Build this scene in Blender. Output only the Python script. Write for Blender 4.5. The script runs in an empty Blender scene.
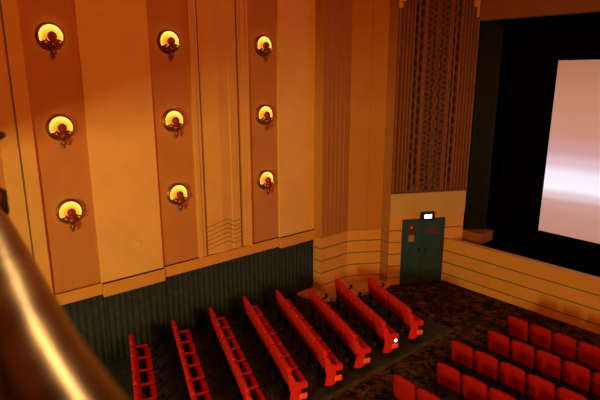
import bpy, bmesh, math, random
from mathutils import Vector, Matrix
random.seed(7)
sc = bpy.context.scene
C = sc.collection
PI = math.pi
R = math.radians

# ------------------------------------------------------------------ materials
def new_mat(name):
    m = bpy.data.materials.new(name); m.use_nodes = True
    nt = m.node_tree
    return m, nt, nt.nodes['Principled BSDF']

def mat(name, col, rough=.7, metal=0., var=.0, scale=3., bump=0., bscale=40., spec=.3, emit=None, estr=0.):
    m, nt, b = new_mat(name)
    b.inputs['Roughness'].default_value = rough
    b.inputs['Metallic'].default_value = metal
    b.inputs['Specular IOR Level'].default_value = spec
    b.inputs['Base Color'].default_value = (*col, 1)
    tc = nt.nodes.new('ShaderNodeTexCoord')
    if var > 0:
        n = nt.nodes.new('ShaderNodeTexNoise'); n.inputs['Scale'].default_value = scale; n.inputs['Detail'].default_value = 4
        nt.links.new(tc.outputs['Object'], n.inputs['Vector'])
        r = nt.nodes.new('ShaderNodeValToRGB')
        r.color_ramp.elements[0].position = .3; r.color_ramp.elements[1].position = .7
        r.color_ramp.elements[0].color = (*[c*(1-var) for c in col], 1)
        r.color_ramp.elements[1].color = (*[min(1, c*(1+var)) for c in col], 1)
        nt.links.new(n.outputs['Fac'], r.inputs['Fac'])
        nt.links.new(r.outputs['Color'], b.inputs['Base Color'])
    if bump > 0:
        n2 = nt.nodes.new('ShaderNodeTexNoise'); n2.inputs['Scale'].default_value = bscale
        nt.links.new(tc.outputs['Object'], n2.inputs['Vector'])
        bp = nt.nodes.new('ShaderNodeBump'); bp.inputs['Strength'].default_value = bump; bp.inputs['Distance'].default_value = .01
        nt.links.new(n2.outputs['Fac'], bp.inputs['Height'])
        nt.links.new(bp.outputs['Normal'], b.inputs['Normal'])
    if emit:
        b.inputs['Emission Color'].default_value = (*emit, 1)
        b.inputs['Emission Strength'].default_value = estr
    return m

M = {}
M['cream'] = mat('cream_plaster', (.74, .56, .27), .8, var=.05, scale=1.5, bump=.15)
M['rose'] = mat('rose_brown_plaster', (.49, .26, .12), .85, var=.05, scale=2, bump=.15)
M['mush'] = mat('mushroom_plaster', (.38, .20, .09), .85, var=.05, scale=2, bump=.15)
M['tan'] = mat('tan_plaster', (.66, .47, .21), .8, var=.05, scale=2, bump=.15)
M['ochre'] = mat('ochre_moulding', (.62, .39, .14), .7, var=.04, scale=2)
M['ochre_shaded'] = mat('shaded_ochre_plaster', (.24, .12, .06), .8, var=.06, scale=2)  # ochre darkened in the colour, standing in for dim light on the fascia
M['band'] = mat('dull_cream_plaster', (.52, .43, .20), .8, var=.05, scale=2)
M['groove_dark'] = mat('faded_olive_line', (.16, .13, .06), .8)
M['groove'] = mat('olive_green_line', (.15, .23, .09), .8)
M['teal'] = mat('dark_teal_drape', (.019, .040, .070), .9, var=.25, scale=6, bump=.3, bscale=60)
M['teal_door'] = mat('dark_green_paint', (.02, .075, .16), .5, var=.15, scale=3)
M['drape'] = mat('dark_olive_drape', (.009, .014, .02), .9, var=.2, scale=5)
M['black'] = mat('black_masking_cloth', (.002, .002, .003), 1., spec=0)
M['bronze_grille'] = mat('dull_bronze_grille', (.12, .055, .025), .6, metal=.0, var=.2, scale=8)
M['bronze_light'] = mat('worn_bronze_rib', (.22, .10, .045), .55, var=.2, scale=9)
M['bronze_deep'] = mat('blackened_bronze', (.012, .009, .007), .7)
M['tracery'] = mat('dark_bronze_tracery', (.035, .022, .014), .7)
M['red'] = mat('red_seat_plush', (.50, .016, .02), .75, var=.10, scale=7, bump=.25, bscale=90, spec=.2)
M['red_shaded'] = mat('shaded_red_plush', (.30, .006, .007), .8, var=.12, scale=7, bump=.25, bscale=90, spec=.15)  # seat red darkened in the colour, in place of dimmer light on centre backs
M['red_arm'] = mat('red_vinyl_armrest', (.62, .03, .04), .45, var=.05, scale=7)
M['blackmetal'] = mat('black_painted_metal', (.012, .012, .014), .5)
M['vinyl'] = mat('dark_floor_vinyl', (.026, .036, .055), .75, var=.25, scale=5)
M['bronze'] = mat('antique_bronze', (.28, .10, .04), .42, metal=.7, var=.2, scale=20)
M['pearl'] = mat('scroll_glint_brass', (.95, .75, .5), .2, metal=1., emit=(1, .45, .2), estr=.25)  # faint emission imitates bright glints on the scroll brass
M['dark'] = mat('dark_balcony_cloth', (.012, .010, .009), .9, var=.2, scale=9)
M['sign_green'] = mat('dark_green_sign_housing', (.01, .03, .045), .5)
M['white_glow'] = mat('lit_sign_panel', (.8, .95, .9), .4, emit=(.72, 1, .90), estr=2.4)
M['lamp_glow'] = mat('aisle_lamp_lens', (.9, .8, .6), .3, emit=(1, .8, .5), estr=5.)
M['lamp_off'] = mat('red_lens_soft_glow', (.85, .12, .08), .25, emit=(1, .06, .03), estr=.12)  # unlit cover given a faint emission so it looks bright
M['paper'] = mat('cream_notice_paper', (.36, .22, .12), .8)
M['notice_red'] = mat('red_notice_paper', (.13, .015, .015), .8)
M['notice_pink'] = mat('pink_notice_spot', (.65, .3, .25), .8)
M['plaque'] = mat('dull_red_plaque', (.075, .05, .07), .8)

def brass_mat():
    m, nt, b = new_mat('worn_brass_rail')
    b.inputs['Metallic'].default_value = .95; b.inputs['Roughness'].default_value = .3
    tc = nt.nodes.new('ShaderNodeTexCoord')
    n = nt.nodes.new('ShaderNodeTexNoise'); n.inputs['Scale'].default_value = 18; n.inputs['Detail'].default_value = 5
    nt.links.new(tc.outputs['Object'], n.inputs['Vector'])
    r = nt.nodes.new('ShaderNodeValToRGB')
    r.color_ramp.elements[0].position = .35; r.color_ramp.elements[1].position = .7
    r.color_ramp.elements[0].color = (.13, .09, .055, 1); r.color_ramp.elements[1].color = (.26, .19, .11, 1)
    nt.links.new(n.outputs['Fac'], r.inputs['Fac']); nt.links.new(r.outputs['Color'], b.inputs['Base Color'])
    q = nt.nodes.new('ShaderNodeMapRange'); q.inputs[3].default_value = .24; q.inputs[4].default_value = .46
    nt.links.new(n.outputs['Fac'], q.inputs[0]); nt.links.new(q.outputs[0], b.inputs['Roughness'])
    n3 = nt.nodes.new('ShaderNodeTexNoise'); n3.inputs['Scale'].default_value = 75; n3.inputs['Detail'].default_value = 3
    nt.links.new(tc.outputs['Object'], n3.inputs['Vector'])
    bp = nt.nodes.new('ShaderNodeBump'); bp.inputs['Strength'].default_value = .35; bp.inputs['Distance'].default_value = .0012
    nt.links.new(n3.outputs['Fac'], bp.inputs['Height']); nt.links.new(bp.outputs['Normal'], b.inputs['Normal'])
    return m
M['brass'] = brass_mat()

def carpet_mat():
    m, nt, b = new_mat('patterned_carpet')
    b.inputs['Roughness'].default_value = 1; b.inputs['Specular IOR Level'].default_value = .05
    tc = nt.nodes.new('ShaderNodeTexCoord')
    n0 = nt.nodes.new('ShaderNodeTexNoise'); n0.inputs['Scale'].default_value = 5; n0.inputs['Detail'].default_value = 3
    nt.links.new(tc.outputs['Object'], n0.inputs['Vector'])
    mx = nt.nodes.new('ShaderNodeMixRGB'); mx.inputs[0].default_value = .22
    nt.links.new(tc.outputs['Object'], mx.inputs[1]); nt.links.new(n0.outputs['Color'], mx.inputs[2])
    v = nt.nodes.new('ShaderNodeTexVoronoi'); v.inputs['Scale'].default_value = 4.0
    nt.links.new(mx.outputs[0], v.inputs['Vector'])
    n1 = nt.nodes.new('ShaderNodeTexNoise'); n1.inputs['Scale'].default_value = 6.5; n1.inputs['Detail'].default_value = 4
    n1.inputs['Distortion'].default_value = 1.2
    nt.links.new(tc.outputs['Object'], n1.inputs['Vector'])
    r = nt.nodes.new('ShaderNodeValToRGB'); cr = r.color_ramp; cr.interpolation = 'EASE'
    cr.elements[0].position = .34; cr.elements[0].color = (.006, .012, .025, 1)
    cr.elements[1].position = .44; cr.elements[1].color = (.03, .045, .04, 1)
    for p, c in ((.50, (.10, .045, .03)), (.57, (.17, .095, .05)), (.63, (.045, .055, .04)), (.70, (.13, .04, .028))):
        e = cr.elements.new(p); e.color = (*c, 1)
    nt.links.new(n1.outputs['Fac'], r.inputs['Fac'])
    hs = nt.nodes.new('ShaderNodeValToRGB')
    hs.color_ramp.elements[0].position = .1; hs.color_ramp.elements[0].color = (1, 1, 1, 1)
    hs.color_ramp.elements[1].position = .75; hs.color_ramp.elements[1].color = (.30, .30, .34, 1)
    nt.links.new(v.outputs['Distance'], hs.inputs['Fac'])
    mu = nt.nodes.new('ShaderNodeMixRGB'); mu.blend_type = 'MULTIPLY'; mu.inputs[0].default_value = 1
    nt.links.new(r.outputs['Color'], mu.inputs[1]); nt.links.new(hs.outputs['Color'], mu.inputs[2])
    nt.links.new(mu.outputs[0], b.inputs['Base Color'])
    return m
M['carpet'] = carpet_mat()
M['edging'] = mat('olive_edging', (.05, .06, .035), .8, var=.4, scale=4)
M['pier_up'] = mat('dimmed_pier_plaster', (.46, .26, .09), .85, var=.05, scale=2, bump=.1)  # pier plaster darkened and reddened in place of weaker light higher up
M['plinth'] = mat('dark_red_brown_paint', (.24, .10, .04), .8, var=.15)

def dish_mat():
    # lit alabaster dish: hottest near the rim at the top, amber by the lamp holder
    m, nt, b = new_mat('lit_amber_dish')
    b.inputs['Base Color'].default_value = (.8, .5, .15, 1); b.inputs['Roughness'].default_value = .5
    tc = nt.nodes.new('ShaderNodeTexCoord')
    ad = nt.nodes.new('ShaderNodeVectorMath'); ad.operation = 'MULTIPLY'; ad.inputs[1].default_value = (0, 1, 1)
    nt.links.new(tc.outputs['Object'], ad.inputs[0])
    sb = nt.nodes.new('ShaderNodeVectorMath'); sb.operation = 'SUBTRACT'; sb.inputs[1].default_value = (0, 0, -.05)
    nt.links.new(ad.outputs[0], sb.inputs[0])
    ln = nt.nodes.new('ShaderNodeVectorMath'); ln.operation = 'LENGTH'
    nt.links.new(sb.outputs[0], ln.inputs[0])
    r = nt.nodes.new('ShaderNodeValToRGB'); cr = r.color_ramp
    cr.elements[0].position = .07; cr.elements[0].color = (.75, .13, .01, 1)
    cr.elements[1].position = .30; cr.elements[1].color = (1, .78, .24, 1)
    for p, c in ((.13, (.95, .27, .012)), (.19, (1, .50, .035)), (.25, (1, .70, .13))):
        e = cr.elements.new(p); e.color = (*c, 1)
    nt.links.new(ln.outputs['Value'], r.inputs['Fac'])
    nt.links.new(r.outputs['Color'], b.inputs['Emission Color']); b.inputs['Emission Strength'].default_value = 1.25
    return m
M['dish'] = dish_mat()
M['dark_bronze'] = mat('dark_bronze', (.05, .03, .02), .5, metal=.6)

def screen_mat():
    m, nt, b = new_mat('projected_picture')
    b.inputs['Base Color'].default_value = (.02, .02, .02, 1); b.inputs['Roughness'].default_value = 1
    tc = nt.nodes.new('ShaderNodeTexCoord')
    sx = nt.nodes.new('ShaderNodeSeparateXYZ'); nt.links.new(tc.outputs['Generated'], sx.inputs[0])
    n = nt.nodes.new('ShaderNodeTexNoise'); n.inputs['Scale'].default_value = 6; n.inputs['Detail'].default_value = 1
    nt.links.new(tc.outputs['Generated'], n.inputs['Vector'])
    ma = nt.nodes.new('ShaderNodeMath'); ma.operation = 'MULTIPLY_ADD'; ma.inputs[1].default_value = .03
    nt.links.new(n.outputs['Fac'], ma.inputs[0]); nt.links.new(sx.outputs['Z'], ma.inputs[2])
    r = nt.nodes.new('ShaderNodeValToRGB'); cr = r.color_ramp; cr.interpolation = 'EASE'
    def lin(c): return tuple((x/255.)**2.2 for x in c)
    stops = [(0, (188, 132, 112)), (.12, (192, 138, 122)), (.21, (200, 152, 142)), (.255, (226, 196, 200)), (.30, (252, 244, 255)), (.37, (250, 236, 250)),
             (.44, (222, 186, 196)), (.52, (205, 150, 150)), (.62, (197, 138, 118)), (.8, (192, 130, 104)), (1, (172, 114, 88))]
    cr.elements[0].position = 0; cr.elements[0].color = (*lin(stops[0][1]), 1)
    cr.elements[1].position = 1; cr.elements[1].color = (*lin(stops[-1][1]), 1)
    for p, c in stops[1:-1]:
        e = cr.elements.new(p); e.color = (*lin(c), 1)
    nt.links.new(ma.outputs[0], r.inputs['Fac'])
    nt.links.new(r.outputs['Color'], b.inputs['Emission Color']); b.inputs['Emission Strength'].default_value = 1.0
    return m
M['screen'] = screen_mat()

# ------------------------------------------------------------------ helpers
def obj(name, bm, m, parent=None, smooth=False):
    bmesh.ops.recalc_face_normals(bm, faces=bm.faces[:])
    me = bpy.data.meshes.new(name)
    bm.to_mesh(me); bm.free()
    for p in me.polygons: p.use_smooth = smooth
    o = bpy.data.objects.new(name, me); C.objects.link(o)
    for mm in (m if isinstance(m, (list, tuple)) else [m]): me.materials.append(mm)
    if parent: o.parent = parent
    return o

def thing(name, label, cat, loc=(0, 0, 0), rotz=0, group=None):
    o = bpy.data.objects.new(name, None); C.objects.link(o)
    o.empty_display_size = .1
    o.location = loc; o.rotation_euler = (0, 0, rotz)
    o['label'] = label; o['category'] = cat
    if group: o['group'] = group
    return o

def tag(o, label, cat, group=None):
    o['label'] = label; o['category'] = cat
    if group: o['group'] = group
    return o

def struct(name, bm, m, label, parent=None, smooth=False):
    o = obj(name, bm, m, parent, smooth)
    if parent is None:
        o['kind'] = 'structure'; o['label'] = label; o['category'] = name.split('_')[0]
    return o

def box(bm, lo, hi, bev=0., seg=2, mi=0, M4=None):
    r = bmesh.ops.create_cube(bm, size=1)
    vs = r['verts']
    for v in vs:
        v.co = Vector([lo[i] + (v.co[i] + .5) * (hi[i] - lo[i]) for i in range(3)])
    faces = list({f for v in vs for f in v.link_faces})
    if bev > 0:
        es = list({e for v in vs for e in v.link_edges})
        rr = bmesh.ops.bevel(bm, geom=es, offset=bev, segments=seg, affect='EDGES', profile=.6)
        faces = list(set([f for f in faces if f.is_valid] + rr['faces']))
        vs = list({v for f in faces for v in f.verts})
    for f in faces: f.material_index = mi
    if M4 is not None:
        for v in vs: v.co = M4 @ v.co
    return vs

def bx(lo, hi, bev=0., seg=2, M4=None):
    bm = bmesh.new(); box(bm, lo, hi, bev, seg, 0, M4); return bm

def tube(bm, pts, rad, n=10, caps=True, closed=False):
    pts = [Vector(p) for p in pts]
    rads = rad if isinstance(rad, (list, tuple)) else [rad] * len(pts)
    rings = []
    k = len(pts)
    for i, p in enumerate(pts):
        if closed: t = pts[(i + 1) % k] - pts[(i - 1) % k]
        else: t = pts[min(i + 1, k - 1)] - pts[max(i - 1, 0)]
        t.normalize()
        up = Vector((0, 0, 1)) if abs(t.z) < .95 else Vector((1, 0, 0))
        a = t.cross(up).normalized(); b = t.cross(a).normalized()
        rings.append([bm.verts.new(p + rads[i] * (a * math.cos(2*PI*j/n) + b * math.sin(2*PI*j/n))) for j in range(n)])
    for i in range(k if closed else k - 1):
        A, B = rings[i], rings[(i + 1) % k]
        for j in range(n): bm.faces.new((A[j], A[(j+1) % n], B[(j+1) % n], B[j]))
    if caps and not closed:
        bm.faces.new(rings[0][::-1]); bm.faces.new(rings[-1])

def lathe(bm, prof, n=20, M4=None, mi=0):
    """prof: (radius, height) pairs about z"""
    rings = []
    for r, z in prof:
        if r < 1e-5:
            rings.append([bm.verts.new((0, 0, z))])
        else:
            rings.append([bm.verts.new((r*math.cos(2*PI*j/n), r*math.sin(2*PI*j/n), z)) for j in range(n)])
    fs = []
    for A, B in zip(rings, rings[1:]):
        for j in range(n):
            a = [A[j % len(A)], A[(j+1) % len(A)], B[(j+1) % len(B)], B[j % len(B)]]
            u = []
            for v in a:
                if v not in u: u.append(v)
            if len(u) > 2: fs.append(bm.faces.new(u))
    for f in fs: f.material_index = mi
    if M4 is not None:
        for ring in rings:
            for v in ring: v.co = M4 @ v.co

def extrude_plan(bm, pts, z0, z1, closed=True):
    lo = [bm.verts.new((x, y, z0)) for x, y in pts]; hi = [bm.verts.new((x, y, z1)) for x, y in pts]
    n = len(pts)
    for i in range(n if closed else n - 1):
        j = (i + 1) % n
        bm.faces.new((lo[i], lo[j], hi[j], hi[i]))
    if closed:
        bm.faces.new(lo[::-1]); bm.faces.new(hi)

def plan(pts, z0, z1): 
    bm = bmesh.new(); extrude_plan(bm, pts, z0, z1); return bm

def pleats(bm, p0, p1, nrm, z0, z1, pitch, amp, thick=.02, step=8):
    """a hanging pleated cloth between two plan points, bulging along nrm"""
    p0 = Vector(p0); p1 = Vector(p1); nrm = Vector(nrm)
    L = (p1 - p0).length; n = max(2, int(L / pitch * step))
    front, back = [], []
    ph = 0
    for i in range(n + 1):
        t = i / n; s = L * t
        w = .5 + .5 * math.sin(2*PI*s/pitch + .6*math.sin(s*3.1))
        w2 = amp * (w ** .8)
        q = p0.lerp(p1, t) + nrm * w2
        front.append((q.x, q.y)); b = p0.lerp(p1, t) - nrm * thick; back.append((b.x, b.y))
    extrude_plan(bm, front + back[::-1], z0, z1)

CEIL = 10.6
# ------------------------------------------------------------------ floor
WX = -11.0
struct('floor', bx((-11.6, -9, -.12), (9, 14.3, 0)), M['carpet'], 'dark patterned carpet of the auditorium floor')
struct('floor_side', bx((WX + .03, -3, 0), (-6.74, 11.0, .012)), M['vinyl'], 'dark vinyl floor under the side block of seats')
struct('floor_edging', bx((-6.74, -3, 0), (-6.62, 11.0, .014)), M['edging'], 'worn olive edging strip between vinyl and aisle carpet')
struct('floor_center', bx((-5.35, -3, 0), (6, 11.12, .012)), M['vinyl'], 'dark vinyl floor under the centre block of seats')

# ------------------------------------------------------------------ left wall
struct('wall_left', bx((WX - .25, -9, 0), (WX, 9.95, CEIL)), M['cream'], 'tall cream side wall with rose brown strips')
ci = [0]
def trim(bm, m, label):
    ci[0] += 1
    return struct('trim_%d' % ci[0], bm, m, label)
# rose-brown recessed strips carrying the sconces; between them raised cream panels
for a, b, lab in ((2.58, 3.60, 'rose brown wall strip nearest the balcony'), (5.08, 6.06, 'rose brown wall strip between cream panel and fluted pilaster'),
                  (7.69, 8.64, 'rose brown wall strip nearest the corner')):
    trim(bx((WX, a, 1.98), (WX + .012, b, CEIL)), M['rose'], lab)
for a, b, lab in ((3.60, 5.08, 'raised cream panel between two sconce strips'), (8.64, 9.95, 'raised cream panel beside the corner pier')):
    trim(bx((WX, a, 1.98), (WX + .07, b, CEIL), .012), M['cream'], lab)
bm = bmesh.new(); lathe(bm, [(.085, 0), (.09, .012), (.06, .016), (.055, .008), (0, .008)], 20, Matrix.Translation((WX+.07, 4.48, 2.70)) @ Matrix.Rotation(PI/2, 4, 'Y'))
trim(bm, M['cream'], 'small round cover low on the raised cream panel')
# fluted pilaster strips
def pilaster(y0, mirror=False):
    W = 1.63
    bm = bmesh.new()
    box(bm, (WX, y0 + .0, 1.98), (WX + .09, y0 + .12, CEIL), .012)
    box(bm, (WX, y0 + .12, 1.98), (WX + .065, y0 + .22, CEIL), .008)
    box(bm, (WX, y0 + W - .22, 1.98), (WX + .065, y0 + W - .30 + .22, CEIL), .008)
    box(bm, (WX, y0 + W - .30 + .22, 1.98), (WX + .09, y0 + W, CEIL), .012)
    return bm
def field(y0, m):
    # shallow vee'd field of the pilaster with a second step near its right side
    bm = bmesh.new()
    extrude_plan(bm, [(WX, y0+.22), (WX+.035, y0+.22), (WX+.035, y0+.26), (WX+.075, y0+.72), (WX+.045, y0+1.02), (WX+.06, y0+1.05), (WX+.04, y0+1.41), (WX, y0+1.41)], 1.98, CEIL)
    return bm
trim(pilaster(6.06), M['tan'], 'tan fluted pilaster edges between two rose strips')
trim(field(6.06, None), M['tan'], 'tan fluted pilaster field with wave lines')
bm = bmesh.new()
box(bm, (WX, 1.99, 1.98), (WX+.065, 2.30, CEIL), .008); box(bm, (WX, 2.30, 1.98), (WX+.085, 2.58, CEIL), .012)
box(bm, (WX, .95, 1.98), (WX+.085, 1.19, CEIL), .012)
trim(bm, M['tan'], 'tan fluted pilaster edge beside the balcony')
trim(bx((WX, 1.19, 1.98), (WX+.03, 1.99, CEIL)), M['rose'], 'red brown pilaster field beside the balcony post')
for a, b in ((-.1, .95), (-4, -1.6)):
    trim(bx((WX, a, 1.98), (WX+.012, b, CEIL)), M['rose'], 'rose brown wall strip behind the balcony at y %d' % a if False else ('rose brown wall strip beyond the balcony post' if a > -1 else 'rose brown wall strip at the rear of the side wall'))
# green grooves
def strip(pts, h=.028, d=.012):
    """thin raised line following 3D points given on the wall surface"""
    bm = bmesh.new(); tube(bm, pts, h/2, 6); return bm
bm = bmesh.new()
for y in (6.28, 7.36): box(bm, (WX, y-.014, 1.98), (WX + .068, y+.014, CEIL))
box(bm, (WX, 2.285, 1.98), (WX+.087, 2.315, CEIL)); 
trim(bm, M['groove_dark'], 'thin olive green vertical lines on the pilasters')
bm = bmesh.new()
for k in range(6):
    z = 2.74 - k * .118
    y0 = 6.06
    def fx(y):
        t = y - y0
        P = [(.22, .035), (.26, .035), (.72, .075), (1.02, .045), (1.05, .06), (1.41, .04)]
        for (a, fa), (b, fb) in zip(P, P[1:]):
            if a <= t <= b: return fa + (fb-fa)*(t-a)/(b-a)
        return .04
    pts = []
    for i in range(25):
        y = 6.30 + i/24*1.05; u = (y - 6.30)/1.05
        if u < .62: dz = .12 * math.sin(u/.62*PI/2)**1.5
        elif u < .85: dz = .12 - .10 * math.sin((u-.62)/.23*PI/2)
        else: dz = .02 + .05*(u-.85)/.15
        pts.append((WX + fx(y) + .002, y, z + dz - .02))
    tube(bm, pts, .009, 6)
trim(bm, M['groove'], 'six wavy green lines at the foot of the pilaster')

# ochre rail moulding above the drape, stepping forward under the raised panels
bm = bmesh.new()
def sect(y0, y1, dx, zlo, zhi):
    box(bm, (WX, y0, zlo), (WX + dx, y1, zhi), .012)
    box(bm, (WX, y0, zhi - .04), (WX + dx + .018, y1, zhi), .006)
sect(-4, 2.0, .10, 1.72, 1.99); sect(2.0, 2.58, .12, 1.70, 1.99)
sect(2.58, 3.60, .07, 1.72, 1.99); sect(3.60, 5.08, .13, 1.66, 1.97)
sect(5.08, 8.64, .09, 1.72, 1.99); sect(8.64, 9.95, .13, 1.67, 1.97)
trim(bm, M['ochre'], 'ochre dado moulding running above the pleated teal drape')
# pleated dado drape
segs = ((-4, 3.60, .0), (3.60, 5.08, .03), (5.08, 8.64, .0), (8.64, 9.95, .03))
dd = thing('wall_drape', 'dark teal pleated drape covering the lower side wall behind the seats', 'drape', (WX, 0, 0))
for a, b, off in segs:
    bm = bmesh.new(); pleats(bm, (.015 + off, a + .003), (.015 + off, b - .003), (1, 0), .0, 1.715 if off == 0 else 1.655, .145, .026, .01)
    obj('drape_panel', bm, M['teal'], dd, True)
    
# ------------------------------------------------------------------ corner pier and splayed walls
P0 = (WX, 9.95); P1 = (-10.61, 9.95); P2 = (-10.61, 11.07); P3 = (-10.16, 11.96); P4 = (-10.10, 12.07)
A = R(28); dA = Vector((math.sin(A), math.cos(A))); nA = Vector((math.cos(A), -math.sin(A)))
Q0 = Vector((-9.67, 11.95)); QL = 2.50
Q1 = Q0 + dA * QL
M2 = Vector(P2) + dA*.62; M2b = M2 + nA*.03
P3v = Vector(P2) + dA*1.10 + nA*.03
pierpts = [P0, P1, P2, tuple(M2), tuple(M2b), tuple(P3v), (-10.3, 12.6), (-11.4, 12.6), (-11.4, 9.95)]
struct('wall_corner', plan(pierpts, 0, 1.74), M['ochre'], 'ochre foot of the corner pier with green lines')
struct('wall_pier', plan(pierpts, 1.74, CEIL), M['pier_up'], 'upper face of the corner pier, darkened in colour for weaker light')
trim(bx((-10.61, 9.99, 1.78), (-10.598, 11.05, CEIL)), M['mush'], 'mushroom brown fluted face of the corner pier')
# flutes on that face
bm = bmesh.new()
for i in range(5):
    y = 10.16 + i*.17
    tube(bm, [(-10.605, y, 1.80), (-10.605, y, CEIL)], .028, 8)
trim(bm, M['mush'], 'vertical reeds on the corner pier')
trim(plan([(-11, 9.93), (-11, 9.3), (-10.15, 9.45), (-9.75, 10.15), (-9.55, 11.2), (-9.55, 11.95), (-9.9, 12.1), (-10.6, 11.1), (-10.6, 9.93)], 0, .1), M['ochre'], 'low ochre step along the foot of the corner pier')
# upper horizontal joint
# brown return between pier and door wall
struct('wall_return', plan([tuple(P3v), tuple(Q0 + dA*.0), tuple(Q0 + dA*.3 - nA*.2), (-10.3, 12.5)], 0, CEIL), M['mush'], 'dark brown narrow return wall beside the door wall')
# door wall
def dw(t, off=0.): 
    p = Q0 + dA*t + nA*off; return (p.x, p.y)
def slab(t0, t1, o0, o1, z0, z1, bev=0.):
    bm = bmesh.new()
    M4 = Matrix.Translation((Q0.x, Q0.y, 0)) @ Matrix(((dA.x, nA.x, 0, 0), (dA.y, nA.y, 0, 0), (0, 0, 1, 0), (0, 0, 0, 1)))
    box(bm, (t0, o0, z0), (t1, o1, z1), bev, 2, 0, M4); return bm
DT0, DT1, DH = .475, 1.80, 2.08
bm = bmesh.new()
for a in (slab(0, DT0, -.25, 0, 0, CEIL), slab(DT1, QL, -.25, 0, 0, CEIL), slab(DT0, DT1, -.25, 0, DH, CEIL)):
    me = bpy.data.meshes.new('t'); a.to_mesh(me); bm.from_mesh(me); a.free(); bpy.data.meshes.remove(me)
struct('wall_door', bm, M['ochre'], 'ochre splayed wall with the exit door and grille')
trim(slab(-.0, QL, 0, .035, 2.28, 2.985, .008), M['band'], 'plain cream band below the bronze grille')
trim(slab(-.01, QL+.03, 0, .10, 2.985, 3.03, .008), M['bronze_grille'], 'dark ledge under the bronze grille')
# green lines on pier, return, door wall and stage wall
LZ = (1.80, 1.42, 1.03, .64, .25)
bm = bmesh.new()
for z in LZ[1:]:
    tube(bm, [(WX+.05, 9.948, z), (P1[0]+.002, 9.948, z), (P2[0]+.002, P2[1], z), (M2.x+.002, M2.y, z), (M2b.x+.002, M2b.y-.002, z), (P3v.x, P3v.y-.003, z), (Q0.x, Q0.y-.003, z)], .018, 6)
for z in LZ:
    tube(bm, [(*dw(0, .002), z), (*dw(DT0 - .06, .002), z)], .018, 6)
    tube(bm, [(*dw(DT1 + .06, .002), z), (*dw(2.02 if z < 1.43 else QL, .002), z)], .018, 6)
SY = 13.65
SX0 = dw(1.88)[0]
for z in LZ[2:]:
    tube(bm, [(-8.78, SY - .002, z), (9, SY - .002, z)], .018, 6)
trim(bm, M['groove'], 'thin olive green horizontal lines around the lower walls')
trim(slab(DT0-.06, DT0, -.02, .03, 0, DH+.06, .006), M['teal_door'], 'door frame jamb beside the pier')
trim(slab(DT1, DT1+.05, -.02, .03, 0, DH+.06, .006), M['teal_door'], 'door frame jamb beside the stage')
trim(slab(DT0, DT1, -.02, .03, DH, DH+.06, .006), M['teal_door'], 'door frame head under the exit sign')

# exit door : two leaves
dr = thing('door_1', 'dark green double exit door in the splayed wall beside the stage', 'door')
mid = (DT0+DT1)/2
for a, b in ((DT0+.008, mid-.004), (mid+.004, DT1-.008)):
    lf = obj('door_leaf', slab(a, b, -.05, -.008, .01, DH-.008, .004), M['teal_door'], dr)
    bm = slab(a+.08, b-.08, -.008, .0, .16, .40, .003)
    obj('kick_plate', bm, M['teal_door'], lf)
    obj('door_handle', slab(mid-.13 if a < mid-.3 else mid+.09, mid-.09 if a < mid-.3 else mid+.13, -.004, .03, 1.0, 1.18, .01), M['blackmetal'], lf)
dr['kind'] = 'structure'
nt_ = thing('door_notice', 'small red topped paper notice on the left leaf of the exit door', 'notice')
obj('notice_sheet', slab(.66, .80, -.007, -.003, 1.42, 1.98), M['notice_red'], nt_)
obj('notice_paper', slab(.65, .84, -.003, .0, 1.40, 1.62), M['paper'], nt_)
bm = bmesh.new()
M4 = Matrix.Translation((*dw(.73, -.002), 1.86)) @ Matrix.Rotation(-A, 4, 'Z') @ Matrix.Rotation(PI/2, 4, 'Y')
lathe(bm, [(0, .004), (.04, .004), (.04, 0)], 12, M4); obj('notice_badge', bm, M['notice_pink'], nt_)
tag(obj('door_plaque', slab(1.24, 1.66, -.007, -.002, 1.62, 1.86, .002), M['plaque']), 'dull red rectangular plaque on the right leaf of the exit door', 'plaque')
es = thing('exit_sign', 'glowing pale green exit sign box above the double door', 'sign')
obj('housing', slab(.99, 1.42, .0, .13, 2.10, 2.37, .02), M['sign_green'], es)
obj('lit_panel', slab(1.085, 1.325, .128, .137, 2.168, 2.292, .002), M['white_glow'], es)

# ------------------------------------------------------------------ bronze grille
gz0 = 3.03
gr = thing('bronze_grille', 'tall stepped bronze grille with leaf tracery above the exit door', 'grille')
steps = ((0, .12, 8.28), (.12, .22, 8.46), (.22, QL-.22, 9.6), (QL-.22, QL-.11, 8.36), (QL-.11, QL, 8.09))
bm = bmesh.new()
for a, b, z in steps:
    s = slab(a, b, 0, .035 if b-a < 1 else .05, gz0, z); me = bpy.data.meshes.new('t'); s.to_mesh(me); bm.from_mesh(me); s.free(); bpy.data.meshes.remove(me)
obj('back_panel', bm, M['bronze_grille'], gr)
bm = bmesh.new()
def rib(t, w, z1, off=.05):
    M4 = Matrix.Translation((Q0.x, Q0.y, 0)) @ Matrix(((dA.x, nA.x, 0, 0), (dA.y, nA.y, 0, 0), (0, 0, 1, 0), (0, 0, 0, 1)))
    box(bm, (t-w/2, off-.03, gz0), (t+w/2, off+.035, z1), .006, 1, 0, M4)
for f, w in ((.012, .05), (.065, .04), (.105, .045), (.145, .04), (.185, .045), (.245, .035), (.315, .04), (.335, .04), (.635, .04), (.66, .04), (.705, .035), (.775, .045), (.815, .03), (.86, .03), (.90, .03), (.945, .03), (.985, .05)):
    t = f*QL
    zt = 9.6
    for a, b, z in steps:
        if a <= t <= b: zt = z
    rib(t, w, zt-.02, .035 if zt < 9 else .05)
obj('rib', bm, M['bronze_light'], gr)
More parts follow.
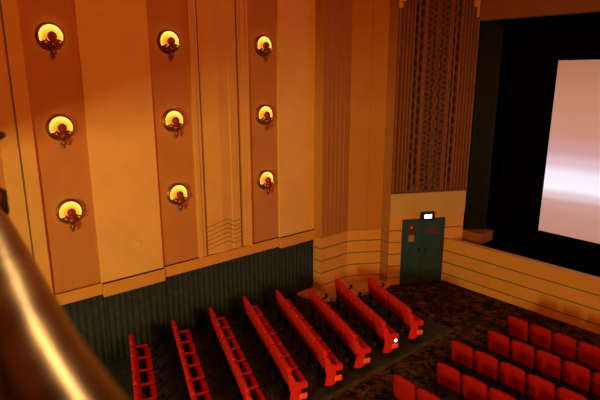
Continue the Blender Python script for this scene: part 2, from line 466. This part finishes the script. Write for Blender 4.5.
# tracery: spindles (pairs of staggered pointed leaves) and a central scroll band
def leaf(bm, t, z, w, h, off=.062, tilt=0., mi=0):
    c = Vector((*dw(t, off), z))
    ux = Vector((dA.x, dA.y, 0)); uz = Vector((0, 0, 1)); un = Vector((nA.x, nA.y, 0))
    a = ux*math.cos(tilt) + uz*math.sin(tilt); b = uz*math.cos(tilt) - ux*math.sin(tilt)
    n = 10
    ring = []
    for j in range(n):
        th = 2*PI*j/n
        sx = math.sin(th); cz = math.cos(th)
        ring.append(bm.verts.new(c + a*(w/2*sx*abs(sx)**.3) + b*(h/2*cz)))
    top = bm.verts.new(c + un*.018)
    for j in range(n):
        f = bm.faces.new((ring[j], ring[(j+1) % n], top)); f.material_index = mi
bm = bmesh.new()
nrow = int((9.5-gz0)/.30)
for i in range(nrow):
    z = gz0 + .18 + i*.30
    for f, ph in ((.215, 0), (.28, .15), (.675, .0), (.735, .15)):
        leaf(bm, f*QL, z+ph, .092, .25 + .03*random.random(), .056, random.uniform(-.1, .1))
obj('leaf_chain', bm, M['bronze_deep'], gr)
bm = bmesh.new()
for i in range(int((9.5-gz0)/.16)):
    z = gz0 + .1 + i*.16
    for s in (-1, 1):
        leaf(bm, (.485 + s*.045)*QL, z, .085, .16, .056, s*.55 * (1 if i % 2 else -1))
        leaf(bm, (.485 + s*.105)*QL, z+.08, .10, .13, .056, -s*.8 * (1 if i % 3 else -1))
obj('scroll_tracery', bm, M['tracery'], gr)
bm = bmesh.new()
for s in (-1, 1):
    pts = [(*dw((.485 + .035*math.sin(z*9)*s)*QL, .075), z) for z in [gz0+.05+k*.06 for k in range(int(6.4/.06))]]
    tube(bm, pts, .012, 5)
for i in range(int(6.4/.35)):
    zc = gz0+.2+i*.35
    for s in (-1, 1):
        pts = [(*dw(.485*QL + s*(.22+.055*math.cos(a)), .07), zc+.07*math.sin(a)) for a in [k*PI/6 for k in range(12)]]
        tube(bm, pts, .009, 5, closed=True)
obj('scroll_stem', bm, M['bronze_light'], gr)

# ------------------------------------------------------------------ stage
bm = bmesh.new(); box(bm, (-8.75, SY, 0), (9, SY+.18, 1.42)); box(bm, (-8.62, SY-.02, 1.40), (9, SY+.2, 1.44), .008)
struct('wall_stage', bm, M['ochre'], 'low ochre stage front wall with green lines')
struct('floor_stage', bx((-8.6, SY+.18, 1.2), (9, 17, 1.34)), M['black'], 'black stage floor below the screen')
PY = 14.13
struct('wall_proscenium', bx((-8.46, PY, 8.0), (9, PY+.3, CEIL)), M['ochre_shaded'], 'ochre fascia above the screen opening')
# plinth and side drape of the opening
struct('wall_plinth', bx((-8.9, 14.16, 1.3), (-7.86, 14.9, 1.66), .01), M['plinth'], 'red brown plinth under the side drape')
bm = bmesh.new(); pleats(bm, (-8.62, 14.28), (-8.06, 14.78), (.66, -.75), 1.66, 8.6, .13, .05, .02)
tag(obj('stage_drape', bm, M['drape'], None, True), 'dark olive pleated drape hanging at the left edge of the screen opening', 'drape')
bm = bmesh.new(); box(bm, (-8.9, 14.95, 1.34), (-8.25, 16.7, 9))
struct('wall_wing', bm, M['black'], 'black side wall of the stage opening')
bm = bmesh.new(); box(bm, (-9, 16.75, 1.34), (9, 16.85, 9))
struct('wall_rear', bm, M['black'], 'black masking behind the screen')
ms = thing('screen_masking', 'black masking cloth framing the cinema screen', 'masking')
bm = bmesh.new(); pleats(bm, (-8.05, 15.3), (-7.05, 16.0), (.57, -.82), 1.34, 8.8, .25, .03, .02); obj('side_masking', bm, M['black'], ms, True)
obj('top_masking', bx((-8.2, 15.95, 6.90), (9, 15.99, 8.9)), M['black'], ms)
obj('bottom_masking', bx((-8.2, 15.95, 1.34), (9, 15.99, 1.655)), M['black'], ms)
bm = bmesh.new()
v = [bm.verts.new(p) for p in ((-6.93, 16.0, 1.66), (5.6, 16.0, 1.66), (5.6, 16.0, 6.89), (-6.91, 16.0, 6.89))]; bm.faces.new(v)
scr = obj('cinema_screen', bm, M['screen'])
tag(scr, 'large pinkish lit cinema screen with a white band of light', 'screen')

# ceiling
struct('ceiling', bx((-11.6, -9, CEIL), (9, 17, CEIL+.2)), M['tan'], 'plain auditorium ceiling')

# ------------------------------------------------------------------ wall sconces
def sconce():
    t = thing('wall_sconce', '', 'sconce')
    RY = Matrix.Rotation(PI/2, 4, 'Y')     # z axis -> +x
    bm = bmesh.new()
    lathe(bm, [(0, .012), (.27, .02), (.275, .0)], 28, RY); obj('back_plate', bm, M['bronze'], t, True)
    bm = bmesh.new()
    lathe(bm, [(0, .035), (.08, .038), (.16, .052), (.215, .08), (.238, .105)], 32, RY); obj('glass_dish', bm, M['dish'], t, True)
    bm = bmesh.new()
    tube(bm, [(.10, .25*math.cos(a), .25*math.sin(a)) for a in [2*PI*k/36 for k in range(36)]], .019, 8, closed=True)
    obj('rim', bm, M['bronze'], t, True)
    # lower cup (basket) holding the dish
    bm = bmesh.new()
    n1, n2 = 16, 6
    grid = []
    for i in range(n1+1):
        a = R(205) + R(130)*i/n1
        row = []
        for j in range(n2+1):
            r = .10 + .155*j/n2
            x = .105 + .085*math.sin(PI*(j/n2)**.8)
            row.append(bm.verts.new((x, r*math.cos(a), r*math.sin(a))))
        grid.append(row)
    for i in range(n1):
        for j in range(n2): bm.faces.new((grid[i][j], grid[i+1][j], grid[i+1][j+1], grid[i][j+1]))
    cup = obj('cup', bm, M['bronze'], t, True)
    md = cup.modifiers.new('s', 'SOLIDIFY'); md.thickness = .012
    # urn with flame-shaped candle shield
    bm = bmesh.new()
    T = Matrix.Translation((.17, 0, 0))
    lathe(bm, [(0, -.43), (.018, -.42), (.035, -.395), (.02, -.37), (.05, -.345), (.06, -.31), (.03, -.28), (.045, -.25), (.085, -.20), (.10, -.155), (.08, -.11), (.05, -.085), (.055, -.07)], 18, T)
    obj('urn', bm, M['bronze'], t, True)
    bm = bmesh.new()
    lathe(bm, [(.05, -.075), (.078, -.05), (.092, -.015), (.090, .025), (.068, .065), (.03, .09), (0, .10)], 18, T)
    obj('candle_shade', bm, M['shade'], t, True)
    # scrolls
    bm = bmesh.new(); bp = bmesh.new()
    for s in (-1, 1):
        pts = []
        for k in range(22):
            a = k/21*2.1*PI; r = .055*(1-k/30)
            pts.append((.20, s*(.135 + r*math.cos(a+PI*.9)), -.115 + r*math.sin(a+PI*.9)))
        tube(bm, [(.19, s*.05, -.16)] + pts, .010, 6)
        bmesh.ops.create_uvsphere(bp, u_segments=10, v_segments=8, radius=.021, matrix=Matrix.Translation((.205, s*.135, -.115)))
        bmesh.ops.create_uvsphere(bp, u_segments=8, v_segments=6, radius=.014, matrix=Matrix.Translation((.195, s*.19, -.07)))
    obj('scroll', bm, M['bronze'], t, True); obj('scroll_pearl', bp, M['pearl'], t, True)
    bm = bmesh.new(); tube(bm, [(0, 0, -.22), (.08, 0, -.24), (.17, 0, -.24)], .022, 8); obj('bracket', bm, M['bronze'], t, True)
    t.scale = (.95, .95, .95)
    return t
M['shade'] = mat('glowing_amber_candle_shade', (.22, .04, .01), .5, emit=(.5, .05, .005), estr=.05)
def dup(root, loc, rotz, label=None, group=None):
    r = root.copy(); C.objects.link(r); r.location = loc; r.rotation_euler = (0, 0, rotz)
    if label: r['label'] = label
    if group: r['group'] = group
    for ch in root.children:
        c = ch.copy(); C.objects.link(c); c.parent = r
        for g in ch.children:
            d = g.copy(); C.objects.link(d); d.parent = c
    return r
s0 = sconce(); first = True
for z, rl in ((7.20, 'top'), (5.46, 'middle'), (3.72, 'bottom')):
    for y, cl in ((3.09, 'on the rose strip nearest the brass rail'), (5.56, 'on the second strip from the brass rail'), (8.18, 'on the rose strip nearest the corner pier')):
        lab = 'glowing bronze wall sconce, %s one %s' % (rl, cl)
        if first:
            s0.location = (WX+.014, y, z); s0['label'] = lab; s0['group'] = 'glowing sconces on the side wall'; first = False
        else: dup(s0, (WX+.014, y, z), 0, lab, 'glowing sconces on the side wall')

# ------------------------------------------------------------------ cinema seats
def seat_proto(arms, end=0, far=0, bw=.54):
    """origin on the floor below the top of the backrest; +y is where the seat faces"""
    t = thing('cinema_chair', '', 'chair')
    w = .551
    # backrest: padded slab leaning back
    bm = bmesh.new()
    n, k = 8, 8
    rows = []
    for side in (0, 1):
        g = []
        for j in range(k+1):
            v = j/k
            z = .43 + .52*v
            yc = .075*(1-v)
            hw = bw/2 * (1 - (.035 if bw < .52 else .0)*max(0, v-.55)/.45)
            row = []
            for i in range(n+1):
                u = -1 + 2*i/n
                x = hw*u
                crown = -(.022 if bw < .52 else .012)*max(0, abs(u)-.6)/.4 if j == k else 0
                d = .055*(1-(.55 if bw < .52 else .15)*abs(u)**(4 if bw < .52 else 8))*(1-.45*abs(2*v-1)**6)
                y = yc + (d if side else -d*.75) + (.012 if side else 0)
                row.append(bm.verts.new((x, y, z+crown)))
            g.append(row)
        rows.append(g)
    for side in (0, 1):
        g = rows[side]
        for j in range(k):
            for i in range(n): bm.faces.new((g[j][i], g[j][i+1], g[j+1][i+1], g[j+1][i]))
    a, b = rows
    for j in range(k):
        bm.faces.new((a[j][0], a[j+1][0], b[j+1][0], b[j][0])); bm.faces.new((a[j][n], b[j][n], b[j+1][n], a[j+1][n]))
    for i in range(n):
        bm.faces.new((a[0][i], b[0][i], b[0][i+1], a[0][i+1])); bm.faces.new((a[k][i], a[k][i+1], b[k][i+1], b[k][i]))
    obj('backrest', bm, M['red'] if bw > .52 else M['red_shaded'], t, True)
    # folded-up seat pad standing in front of the backrest
    Mt = Matrix.Translation((0, .255, .485)) @ Matrix.Rotation(R(-14), 4, 'X')
    bm = bx((-(w-.09)/2, .0, .0), ((w-.09)/2, .12, .115), .03, 3, Mt)
    obj('seat_pad', bm, M['red'], t, True)
    Mp = Matrix.Translation((0, .30, .38)) @ Matrix.Rotation(R(-14), 4, 'X')
    obj('seat_pan', bx((-(w-.12)/2, -.005, .02), ((w-.12)/2, .015, .16), .01, 1, Mp), M['blackmetal'], t)
    obj('hinge_bar', bx((-w/2+.01, .20, .385), (w/2-.01, .34, .415), .008, 1), M['blackmetal'], t)
    for s in arms:
        x = s*w/2
        obj('armrest', bx((x-.024, .02 if bw > .52 else .12, .565), (x+.024, .37, .61), .016, 3), M['red_arm'] if bw > .52 else M['blackmetal'], t, True)
        bm = bmesh.new()
        lathe(bm, [(0, .60), (.030, .60), (.042, .66), (.045, .70), (.038, .70), (.034, .62), (0, .62)], 14, Matrix.Translation((x, .49, -.015)))
        box(bm, (x-.014, .34, .55), (x+.014, .49, .60), .008)
        obj('cup_holder', bm, M['blackmetal'], t, True)
        bm = bmesh.new()
        box(bm, (x-.018, .05, .05), (x+.018, .13, .57), .006); box(bm, (x-.018, .05, .40), (x+.018, .33, .57), .006)
        leg = obj('leg', bm, M['blackmetal'], t)
        bm = bx((x-.03, -.02, .012), (x+.03, .40, .052), .01, 1)
        obj('foot', bm, M['blackmetal'], leg)
    if end:
        x = end*(w/2 + .028)
        sg = 1 if end > 0 else -1
        x0, x1 = sorted((x - sg*.005, x + sg*.035))
        bm = bmesh.new()
        # end standard: a red side wing sweeping down from the backrest to the armrest, open under the arm
        prof = [(-.02, .20), (.10, .17), (.22, .21), (.23, .40), (.22, .49), (.36, .50), (.375, .60), (.22, .615), (.12, .66), (.06, .80), (.0, .86), (-.03, .80), (-.01, .55), (.02, .40)]
        A_ = [bm.verts.new((x0, y, z)) for y, z in prof]; B_ = [bm.verts.new((x1, y, z)) for y, z in prof]
        for k in range(len(prof)):
            q = (k+1) % len(prof); bm.faces.new((A_[k], A_[q], B_[q], B_[k]))
        bm.faces.new(A_); bm.faces.new(B_)
        bmesh.ops.triangulate(bm, faces=[f for f in bm.faces if len(f.verts) > 4])
        ep = obj('end_panel', bm, M['red_arm'], t)
        xi = sorted((x - sg*.012, x + sg*.006))
        obj('recess', bx((xi[0], .19, .28), (xi[1], .34, .55)), M['blackmetal'], ep)
        bm = bmesh.new()
        if far == 2:
            lathe(bm, [(0, -.02), (.03, -.015), (.038, 0), (.03, .015), (0, .02)], 14, Matrix.Translation((x + sg*.02, .30, .45)) @ Matrix.Rotation(PI/2, 4, 'Y'))
            obj('aisle_lamp', bm, M['lamp_glow'], ep, True); bm = bmesh.new()
        box(bm, (min(x, x+sg*.05), .19, .25), (max(x, x+sg*.05), .365, .375), .03, 3)
        obj('lamp_cover', bm, M['lamp_off'], ep, True)
        bm = bx((x0+.005, .0, .012), (x1-.005, .26, .17), .008, 1)
        obj('end_foot', bm, M['blackmetal'], t)
    return t
protos = {}
ORD = ['', 'first', 'second', 'third', 'fourth', 'fifth', 'sixth', 'seventh', 'eighth', 'ninth']
used = set()
def place(kind, x, y, rz, lab, group, sx=1.):
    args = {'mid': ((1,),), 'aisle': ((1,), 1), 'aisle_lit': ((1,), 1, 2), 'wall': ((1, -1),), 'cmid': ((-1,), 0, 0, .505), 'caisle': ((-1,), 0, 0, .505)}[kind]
    if kind not in protos:
        t = seat_proto(*args); protos[kind] = t; t.scale = (sx, 1, 1)
        t.location = (x, y, .0); t.rotation_euler = (0, 0, rz); t['label'] = lab; t['group'] = group
    else: dup(protos[kind], (x, y, .0), rz, lab, group).scale = (sx, 1, 1)
W = .535
ANG = R(-20.5)     # side rows swing forward towards the wall
cnt = {8: 4, 7: 5, 6: 5, 5: 6, 4: 7, 3: 7, 2: 7, 1: 7}
NR = {8: 'side row nearest the exit door', 7: 'second side row from the exit door', 6: 'third side row from the exit door', 5: 'fourth side row from the exit door',
      4: 'fifth side row from the exit door', 3: 'sixth side row from the exit door', 2: 'seventh side row from the exit door', 1: 'rearmost side row'}
AX = {8: -6.95, 7: -6.93, 6: -6.93, 5: -6.87, 4: -6.87, 3: -6.87, 2: -6.87, 1: -6.87}
AY = {8: 9.50, 7: 8.52, 6: 7.55, 5: 6.60, 4: 5.63, 3: 4.63, 2: 3.62, 1: 2.60}
PS = {4: .543, 5: .551, 6: .558, 7: .516}
for k in range(8, 0, -1):
    n = cnt[k]
    for i in range(n):
        d = (i + .5) * PS[n]
        x = AX[k] - math.cos(ANG)*d; y = AY[k] - math.sin(ANG)*d
        kind = ('aisle_lit' if k == 7 else 'aisle') if i == 0 else ('wall' if i == n-1 else 'mid')
        pos = 'aisle end' if i == 0 else ('wall end' if i == n-1 else '%s from aisle' % ORD[i+1])
        extra = ' with lit lamp' if kind == 'aisle_lit' else ''
        place(kind, x, y, ANG, 'red seat%s, %s of the %s' % (extra, pos, NR[k]), 'red seats of the side block', PS[n]/.5515)
cr = ((11.0, -5.25, 7, 'front centre row facing the stage wall'), (10.0, -5.20, 6, 'second centre row from the stage'), (9.0, -5.48, 6, 'third centre row from the stage'),
      (8.03, -5.17, 5, 'fourth centre row from the stage'), (7.03, -5.47, 3, 'fifth centre row from the stage'))
CP = {'front': .53, 'secon': .55, 'third': .56, 'fourt': .562, 'fifth': .56}
for y, x0, n, nm in cr:
    for i in range(n):
        pos = 'at the aisle end' if i == 0 else '%s from the aisle' % ORD[i+1]
        place('caisle' if i == 0 else 'cmid', x0 - .01 + (i+.5)*CP[nm[:5]], y, 0, 'red seat back, %s of the %s' % (pos, nm), 'red seats of the centre block', CP[nm[:5]]/.56)

# ------------------------------------------------------------------ balcony rail (camera stands behind it)
YAW = R(49.3)
FW = Vector((-math.sin(YAW), math.cos(YAW), 0)); RT = Vector((math.cos(YAW), math.sin(YAW), 0))
def W3(l, f, z): 
    p = RT*l + FW*f; return Vector((p.x, p.y, z))
ctrl = [(4.06, -4.4), (1.9, -2.1), (.55, -.62), (.27, -.26), (.07, .03), (-.17, .32), (-.283, .475), (-.455, .715), (-.70, 1.02), (-.93, 1.42), (-1.15, 1.90), (-2.0, 2.95), (-2.88, 4.12), (-6.6, 8.46)]
def catmull(P, m=8):
    out = []
    P = [P[0]] + P + [P[-1]]
    for i in range(1, len(P)-2):
        for j in range(m):
            t = j/m
            a, b, c, d = P[i-1], P[i], P[i+1], P[i+2]
            out.append(tuple(.5*((2*b[q]) + (-a[q]+c[q])*t + (2*a[q]-5*b[q]+4*c[q]-d[q])*t*t + (-a[q]+3*b[q]-3*c[q]+d[q])*t**3) for q in (0, 1)))
    out.append(P[-2]); return out
cl = catmull(ctrl)
RZ = 6.283
rl = thing('balcony_handrail', 'thick worn brass handrail curving past the camera on the balcony', 'handrail')
bm = bmesh.new(); tube(bm, [W3(a, b, RZ) for a, b in cl], .0305, 28); obj('rail', bm, M['brass'], rl, True)
for i in (12, 22, 52, 62, 70, 76, 84):
    a, b = cl[i]
    bm = bmesh.new(); tube(bm, [W3(a, b, RZ-.025), W3(a, b, RZ-.12)], [.010, .014], 10); obj('bracket', bm, M['brass'], rl, True)
# parapet under the rail
bm = bmesh.new()
inner = []; outer = []
for i, (a, b) in enumerate(cl):
    p = Vector(cl[min(i+1, len(cl)-1)]); q = Vector(cl[max(i-1, 0)]); t = (p-q).normalized(); nn = Vector((t.y, -t.x))   # points to the hall side
    if nn.dot(Vector((.74, .67))) < 0: nn = -nn
    o1 = Vector((a, b)) - nn*.004; o2 = Vector((a, b)) - nn*.05
    outer.append(W3(o1.x, o1.y, 0)); inner.append(W3(o2.x, o2.y, 0))
extrude_plan(bm, [(p.x, p.y) for p in outer] + [(p.x, p.y) for p in inner[::-1]], 5.0, RZ-.11)
struct('wall_balcony', bm, M['dark'], 'dark balcony parapet under the brass handrail')
fl = [(p.x, p.y) for p in outer] + [(outer[-1].x, -9), (outer[0].x, -9)]
struct('floor_balcony', plan(fl, 5.1, 5.22), M['dark'], 'dark balcony floor beside the handrail')
# finial post standing on the parapet
pp = W3(-.628, 1.03, 0)
po = thing('rail_post', 'dark bronze post with a flattened ball finial beside the balcony rail', 'post', (pp.x, pp.y, RZ-.03))
bm = bmesh.new()
lathe(bm, [(0, -.08), (.012, -.08), (.012, -.045), (.021, -.035), (.021, .012), (.012, .018), (.005, .03), (.005, .10), (.012, .115)], 18); obj('shaft', bm, M['blackmetal'], po, True)
bm = bmesh.new(); bmesh.ops.create_uvsphere(bm, u_segments=20, v_segments=14, radius=1, matrix=Matrix.Translation((0, 0, .127)) @ Matrix.Diagonal((.034, .034, .012, 1))); obj('finial', bm, M['dark_bronze'], po, True)

# ------------------------------------------------------------------ lights
def area(name, loc, target, size, power, col, sy=None, spread=None):
    l = bpy.data.lights.new(name, 'AREA'); l.energy = power; l.color = col; l.size = size
    if sy: l.shape = 'RECTANGLE'; l.size_y = sy
    if spread: l.spread = spread
    o = bpy.data.objects.new(name, l); C.objects.link(o); o.location = loc
    d = Vector(target) - Vector(loc); o.rotation_euler = d.to_track_quat('-Z', 'Y').to_euler()
    return o
area('house_light', (6.5, 2.5, 10.2), (-11, 6.0, 3.0), 1.3, 1330, (1., .172, .003))
area('balcony_soffit_light', (-2.5, -5.0, 3.9), (-10, 11, 2.4), 1.2, 480, (1., .62, .14), 1.8, R(125))
area('rear_spot', (3.5, -2.6, 8.75), (-11, 6.0, 3.5), .05, 215, (1., .19, .004))
area('rail_highlight_fill', (-2.45, .33, 7.68), (-.42, .10, 6.28), .16, 3.8, (1., .66, .28), None, R(70))  # unseen lamp added only to put the highlight on the rail
w = bpy.data.worlds.new('w'); sc.world = w; w.use_nodes = True
w.node_tree.nodes['Background'].inputs[0].default_value = (.30, .10, .02, 1)
w.node_tree.nodes['Background'].inputs[1].default_value = .02

# ------------------------------------------------------------------ camera
cam = bpy.data.cameras.new('camera'); co = bpy.data.objects.new('camera', cam); C.objects.link(co)
cam.sensor_width = 36; cam.sensor_fit = 'HORIZONTAL'; cam.lens = 36*513/600; cam.clip_start = .02
co.location = (0, 0, 6.5)
TH = math.atan(126/513)
co.rotation_euler = (PI/2 - TH, 0, YAW)
cam.dof.use_dof = True; cam.dof.focus_distance = 13.5; cam.dof.aperture_fstop = 4.5
sc.camera = co
sc.view_settings.view_transform = 'Standard'
sc.view_settings.look = 'None'
